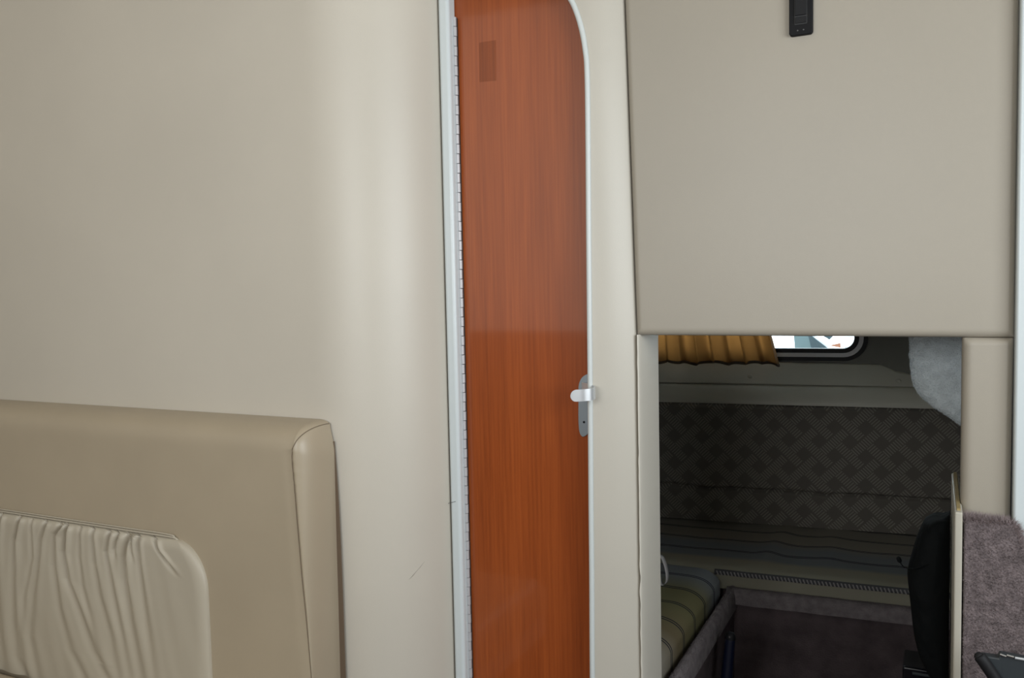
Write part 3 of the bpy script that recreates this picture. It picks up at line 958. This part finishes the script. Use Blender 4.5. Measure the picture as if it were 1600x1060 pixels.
# braid: a dark core with a twisted pale strand
zr = ZM - .012
core = [Vector((s * .02 - .02, .001, zr + .001 * noise.noise(Vector((s * .3, 0, 0))))) for s in range(0, 36)]
tube('braid', core, .0095, M_rope, bm_, 8, mw=BM)
V = []; Fc = []
n_tw = 58
for i in range(n_tw):
    s = -.01 + i * .0112; k = len(V)
    for (dx, dz) in ((-.0045, .0060), (-.0003, .0060), (.0045, -.0060), (.0003, -.0060)):
        V += [(s + dx, -.0085, zr + dz), (s + dx, -.003, zr + dz)]
    Fc += [(k, k + 2, k + 4, k + 6), (k + 1, k + 7, k + 5, k + 3), (k, k + 1, k + 3, k + 2), (k + 2, k + 3, k + 5, k + 4), (k + 4, k + 5, k + 7, k + 6), (k + 6, k + 7, k + 1, k)]
o = mesh('braid_twist', V, Fc, M_rope2, bm_, BM, smooth=False); o['kind'] = 'stuff'

# ------------------------------------------------------------ side mattress (left)
sm = tag(empty('side_mattress', (-.8, 2.2, 0)), 'olive and blue striped mattress at the left of the berth well', 'mattress')
XE = -.619


def smat(u, v):
    y = 2.045 + (2.770 - 2.045) * v
    t = u
    if t < .55:
        x = -1.59 + (XE - .075 + 1.59) * (t / .55); z = ZM + .004
    else:
        a = (t - .55) / .30
        if a <= 1:
            aa = a * PI / 2; x = XE - .075 + .075 * math.sin(aa); z = ZM + .004 - .045 * (1 - math.cos(aa))
        else:
            x = XE; z = ZM - .041 - .050 * ((t - .85) / .15)
    e = min(2.770 - y, y - 2.045); R = .02
    if e < R: z -= .018 * (1 - math.sqrt(max(0, 1 - (1 - e / R) ** 2))); x -= .014 * (1 - math.sqrt(max(0, 1 - (1 - e / R) ** 2)))
    z += .003 * noise.noise(Vector((x * 7, y * 7, 4)))
    return (x, y, z)


grid_solid('cover', smat, 60, 70, lambda p: (min(p.x, XE - .02), p.y, .268), M_strl, sm)

# carpeted berth structure: lips and faces of the well
bw = tag(empty('carpeted_berth', (-.5, 2.4, 0)), 'mauve carpeted berth surround of the sunken footwell under the mattresses', 'berth')
ly0 = .400
# left lip (runs fore and aft)
lx0 = at(1135, 918, 2, .306).x; lx1 = lx0 + .032


def llip(u, v):
    y = 2.035 + (2.80 - 2.035) * v; a = PI * u
    return (lx0 + (lx1 - lx0) * (.5 - .5 * math.cos(a)) + .002 * noise.noise(Vector((0, y * 12, 0))), y, .264 + .042 * max(0, math.sin(a)) ** .7)


grid_solid('left_lip', llip, 16, 60, lambda p: (p.x, p.y, .24), M_carpet_edge, bw)
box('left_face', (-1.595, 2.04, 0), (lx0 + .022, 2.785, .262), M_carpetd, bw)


def blip(u, v):
    s = .02 + .86 * v; a = PI * .62 * u
    return (s, .004 - .034 * math.cos(a - .35) if a > .35 else .004 - .034, .258 + .048 * max(0, math.sin(a)) ** .8 + .0015 * noise.noise(Vector((s * 14, u * 3, 0))))


grid_solid('back_lip', blip, 16, 60, lambda p: (p.x, .028, p.z - .002 if p.z < .27 else .27), M_carpet_edge, bw, BM)
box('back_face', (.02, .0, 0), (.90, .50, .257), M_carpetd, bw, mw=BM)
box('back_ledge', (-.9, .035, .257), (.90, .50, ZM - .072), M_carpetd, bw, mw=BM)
fp = []
for _ in range(5000):
    p = Vector(llip(rnd.uniform(.1, .9), rnd.random())); fp.append((p, Vector((0, -.1, 1))))
for _ in range(5000):
    p = BM @ Vector(blip(rnd.uniform(.05, 1), rnd.random() * .8)); fp.append((p, Vector((0, -.8, .7))))
fuzz('lip_pile', fp, .004, .0012, M_carpet_edge, bw, .8)

# ------------------------------------------------------------ curtain
NC = .095
crn = tag(bpy.data.objects.new('curtain', None), 'short gold brown curtain gathered over the left of the cabin window', 'curtain'); COL.objects.link(crn); crn.matrix_basis = HM
cs0 = hs((985, 560), NC)[0]; csb = hs((1221, 566), NC)[0]; cst = hs((1209, 527), NC)[0]
zcb = hs((1130, 569), NC)[1]; zct = wz1 + .05
folds = [hs((px, 560), NC)[0] for px in (1000, 1030, 1044, 1057, 1083, 1120, 1158, 1190, 1214)]


def curt(u, v):
    z = zcb + (zct - zcb) * v
    hk = (z - zcb) / (hs((1209, 527), NC)[1] - zcb)
    s1 = csb + (cst - csb) * min(1.2, hk)
    s = cs0 + (s1 - cs0) * u
    wv = 0
    s = s + .006 * math.sin(u * 61) * (1 - .3 * v)
    wv = .028 * math.sin(u * 37 + 1.1 * math.sin(u * 13)) + .005 * math.sin(u * 83 + 1)
    wv *= (.75 + .25 * (1 - v))
    if v == 0: pass
    zz = z + (1 - v) ** 6 * (.0045 * math.sin(u * 23 + 1) + .003 * math.sin(u * 55)) + (.010 * max(0, .35 - u) * (1 - v))
    return (s, -NC + wv, zz)


V = []; Fc = []; nu, nv = 260, 40
for j in range(nv + 1):
    for i in range(nu + 1): V.append(curt(i / nu, j / nv))
for j in range(nv):
    for i in range(nu):
        a = j * (nu + 1) + i; Fc.append((a, a + 1, a + nu + 2, a + nu + 1))
cl_o = mesh('cloth', V, Fc, M_curt, crn, HM)
M_hem = mat('curtain_hem', (.10, .075, .055), .9)
hemp = [Vector(curt(i / nu, 0)) for i in range(nu + 1)]
V = []; Fc = []
for p in hemp: V += [p + Vector((0, -.0015, -.001)), p + Vector((0, -.0015, .010)), p + Vector((0, .0015, .010)), p + Vector((0, .0015, -.001))]
for i in range(nu):
    for j in range(4): Fc.append((i * 4 + j, i * 4 + (j + 1) % 4, i * 4 + 4 + (j + 1) % 4, i * 4 + 4 + j))
mesh('hem', V, Fc, M_hem, crn, HM)
tube('rail', [Vector((cs0 - .02, -NC, zct)), Vector((ws1 + .05, -NC, zct))], .006, M_frame, crn, 8, mw=HM)

# ------------------------------------------------------------ grey terry bundle
tw = tag(empty('terry_towel', (.02, 2.16, .9)), 'pale grey blue terry towel bundle hanging at the right of the berth', 'towel')
YT = 2.16
edge = [at(px, py, 1, YT) for px, py in ((1418, 440), (1420, 500), (1421, 530), (1422, 565), (1425, 590), (1432, 610), (1444, 624), (1462, 638), (1482, 651), (1501, 664), (1520, 676), (1545, 690))]
etab = catmull(edge, 5)
ZTT = 1.55


def towel(u, v):
    # v from bottom-right tip up ; each row spans from left edge to the right
    z = etab[-1].z + (ZTT - etab[-1].z) * v
    xl = None
    for a, b2 in zip(etab, etab[1:]):
        if (a.z - z) * (b2.z - z) <= 0:
            t = (z - a.z) / (b2.z - a.z + 1e-9); xl = a.x + (b2.x - a.x) * t; break
    if xl is None: xl = etab[0].x if z > etab[0].z else etab[-1].x
    xr = .20
    a = PI * u
    x = (xl + xr) / 2 - (xr - xl) / 2 * math.cos(a)
    hgt = min(1, (x - xl) / .05); bul = math.sqrt(max(0, 1 - (1 - hgt) ** 2)) * .035
    y = YT - bul + .006 * noise.noise(Vector((x * 18, z * 9, 0))) + .0025 * noise.noise(Vector((x * 70, z * 60, 0)))
    x += .003 * noise.noise(Vector((z * 60, 3, 0)))
    return (x, y, z)


grid_solid('folded_cloth', towel, 50, 110, lambda p: (p.x, YT + .03, p.z), M_towel, tw)
fp = []
for _ in range(15000):
    p = Vector(towel(rnd.random() ** 1.3 * .7, rnd.uniform(0, .75)))
    if p.z > 1.25: continue
    fp.append((p, Vector((-.25, -1, -.2))))
for _ in range(2500):
    k = rnd.randrange(len(etab) - 1); p = etab[k].lerp(etab[k + 1], rnd.random()); fp.append((Vector((p.x + .002, YT - rnd.random() * .01, p.z + .002)), Vector((-.8, -.4, -.7))))
fuzz('terry_loops', fp, .0045, .0012, M_towelf, tw, .7)

# ------------------------------------------------------------ black bag
bg = tag(empty('drawstring_bag', (-.03, 2.05, 0)), 'tall black nylon drawstring bag leaning on the cream board', 'bag')
YG = 2.08
bl = [(1500, 803), (1484, 806), (1470, 811), (1458, 812), (1449, 816), (1443, 822), (1436, 836), (1430, 852), (1423, 875), (1418, 893), (1417.5, 905), (1420, 930), (1423, 955), (1426, 985), (1431, 1010), (1439, 1035), (1448, 1055), (1455, 1075)]
bw_ = catmull([at(px, py, 1, YG) for px, py in bl] + [Vector((-.035, YG, .2)), Vector((-.03, YG, .0))], 5)
xrB = bx0 - .003


def bag(u, v):
    k = v * (len(bw_) - 1); i = min(int(k), len(bw_) - 2); p = bw_[i].lerp(bw_[i + 1], k - i)
    xl = p.x; xc = (xl + xrB) / 2; hw = max(.002, (xrB - xl) / 2)
    a = 2 * PI * u
    dy = .07 * min(1, hw / .04) ** .6
    ca, sa = math.cos(a), math.sin(a)
    x = xc - hw * abs(ca) ** .7 * (1 if ca > 0 else -1)
    y = YG + .03 - dy * abs(sa) ** .8 * (1 if sa > 0 else -1)
    w = .007 * noise.noise(Vector((x * 22, p.z * 9, a))) + .004 * noise.noise(Vector((x * 60 + p.z * 30, p.z * 20, 2)))
    return Vector((min(x + w * (0 if abs(ca) > .9 else .5), xrB), y + w, p.z))


V = []; Fc = []; nu, nv = 48, 90
for j in range(nv + 1):
    for i in range(nu): V.append(bag(i / nu, j / nv))
for j in range(nv):
    for i in range(nu): Fc.append((j * nu + i, j * nu + (i + 1) % nu, (j + 1) * nu + (i + 1) % nu, (j + 1) * nu + i))
Fc += [tuple(range(nu)), tuple(nv * nu + i for i in range(nu))]
mesh('sack', V, Fc, M_bag, bg)
cd = catmull([at(1450, 882, 1, YG - .045), at(1435, 888, 1, YG - .045), at(1422, 889, 1, YG - .02), at(1412, 886, 1, YG), at(1407, 880, 1, YG), at(1404, 876, 1, YG)], 5)
tube('drawstring', cd, .0014, M_bag, bg, 8)
tg = at(1405, 875, 1, YG)
tube('toggle', [tg + Vector((-.003, 0, .006)), tg + Vector((-.0015, 0, .003)), tg + Vector((.001, 0, -.003)), tg + Vector((.002, 0, -.006))], [.003, .0048, .0048, .003], M_bag, bg, 10)

# ------------------------------------------------------------ things in the footwell
pt = at(1142, 988, 1, 2.45)
pole = tag(empty('dark_pole', (pt.x - .02, 2.43, 0)), 'dark blue pole with a black tip standing in the footwell', 'pole')
pb = Vector((pt.x - .02, 2.41, .0)); dv = (pt - pb)
tube('shaft', [pb, pb + dv * .5, pb + dv * .93], [.021, .0175, .0145], M_blue, pole, 16)
tube('tip', [pb + dv * .93, pb + dv * .96, pb + dv * .985, pt], [.0150, .0150, .013, .007], M_black, pole, 16)
q = pb + dv * .97
tube('tip_glint', [q + Vector((0, -.012, 0)), q + Vector((0, -.0155, 0))], .003, M_glint, pole, 8)  # small chrome stub added as the glint on the black tip

bc = at(1410, 1043, 1, 2.3)
cse = tag(empty('black_case', (bc.x + .04, 2.36, 0)), 'glossy black case on the footwell floor behind the black bag', 'case')
M_gblack = mat('gloss_black', (.006, .006, .009), .15)
box('body', (bc.x, 2.305, 0), (bc.x + .085, 2.42, bc.z), M_gblack, cse, .006, 3)
box('highlight_strip', (bc.x + .022, 2.301, bc.z - .016), (bc.x + .08, 2.306, bc.z - .010), M_slate, cse, .001)  # lighter strip modelled in place of the highlight line on the case

# ------------------------------------------------------------ outside: the neighbouring boat
YO = 7.0
nb = tag(empty('moored_boat', at(1290, 560, 1, YO)), 'white boat with blue grey screens moored outside the cabin window', 'boat')
fo = lambda yy: (lambda x, z, n: Vector((x, yy - n, z)))
def op(name, pts, y, d, m, par): return prism(name, [(at(a, b, 1, YO).x, at(a, b, 1, YO).z) for a, b in pts], fo(y), d, m, par)
op('hull', [(1100, 545), (1420, 549), (1400, 760), (1130, 760)], 8.4, 1.6, M_gel, nb)
op('pale_screen', [(1236, 500), (1254, 500), (1266, 546.5), (1240, 546)], YO + .1, .03, M_gel3, nb)
op('dark_screen', [(1254, 500), (1262, 519), (1274, 532), (1292, 545), (1294, 547.5), (1266, 546.5)], YO + .1, .03, M_gel2, nb)
op('side_screen', [(1266, 505), (1300, 505), (1295, 528), (1288, 536), (1274, 528)], YO + .4, .03, M_gel2, nb)
tube('screen_post', [at(1262, 517, 1, YO), at(1295, 542.5, 1, YO)], .012, M_gel, nb, 10)
for x0_, x1_ in ((1320.5, 1327), (1330, 1336)):
    op('locker', [(x0_, 545), (x0_ + 2, 541), (x1_ + 1.5, 541), (x1_, 545.5)], YO, .12, M_gel3, nb)
bun = prism('pennant', [(at(a, b, 1, 6.6).x, at(a, b, 1, 6.6).z) for a, b in ((1296, 540), (1313, 536.2), (1314, 543.5))], fo(6.6), .012, M_orange, nb)
bun['label'] = 'small orange pennant'
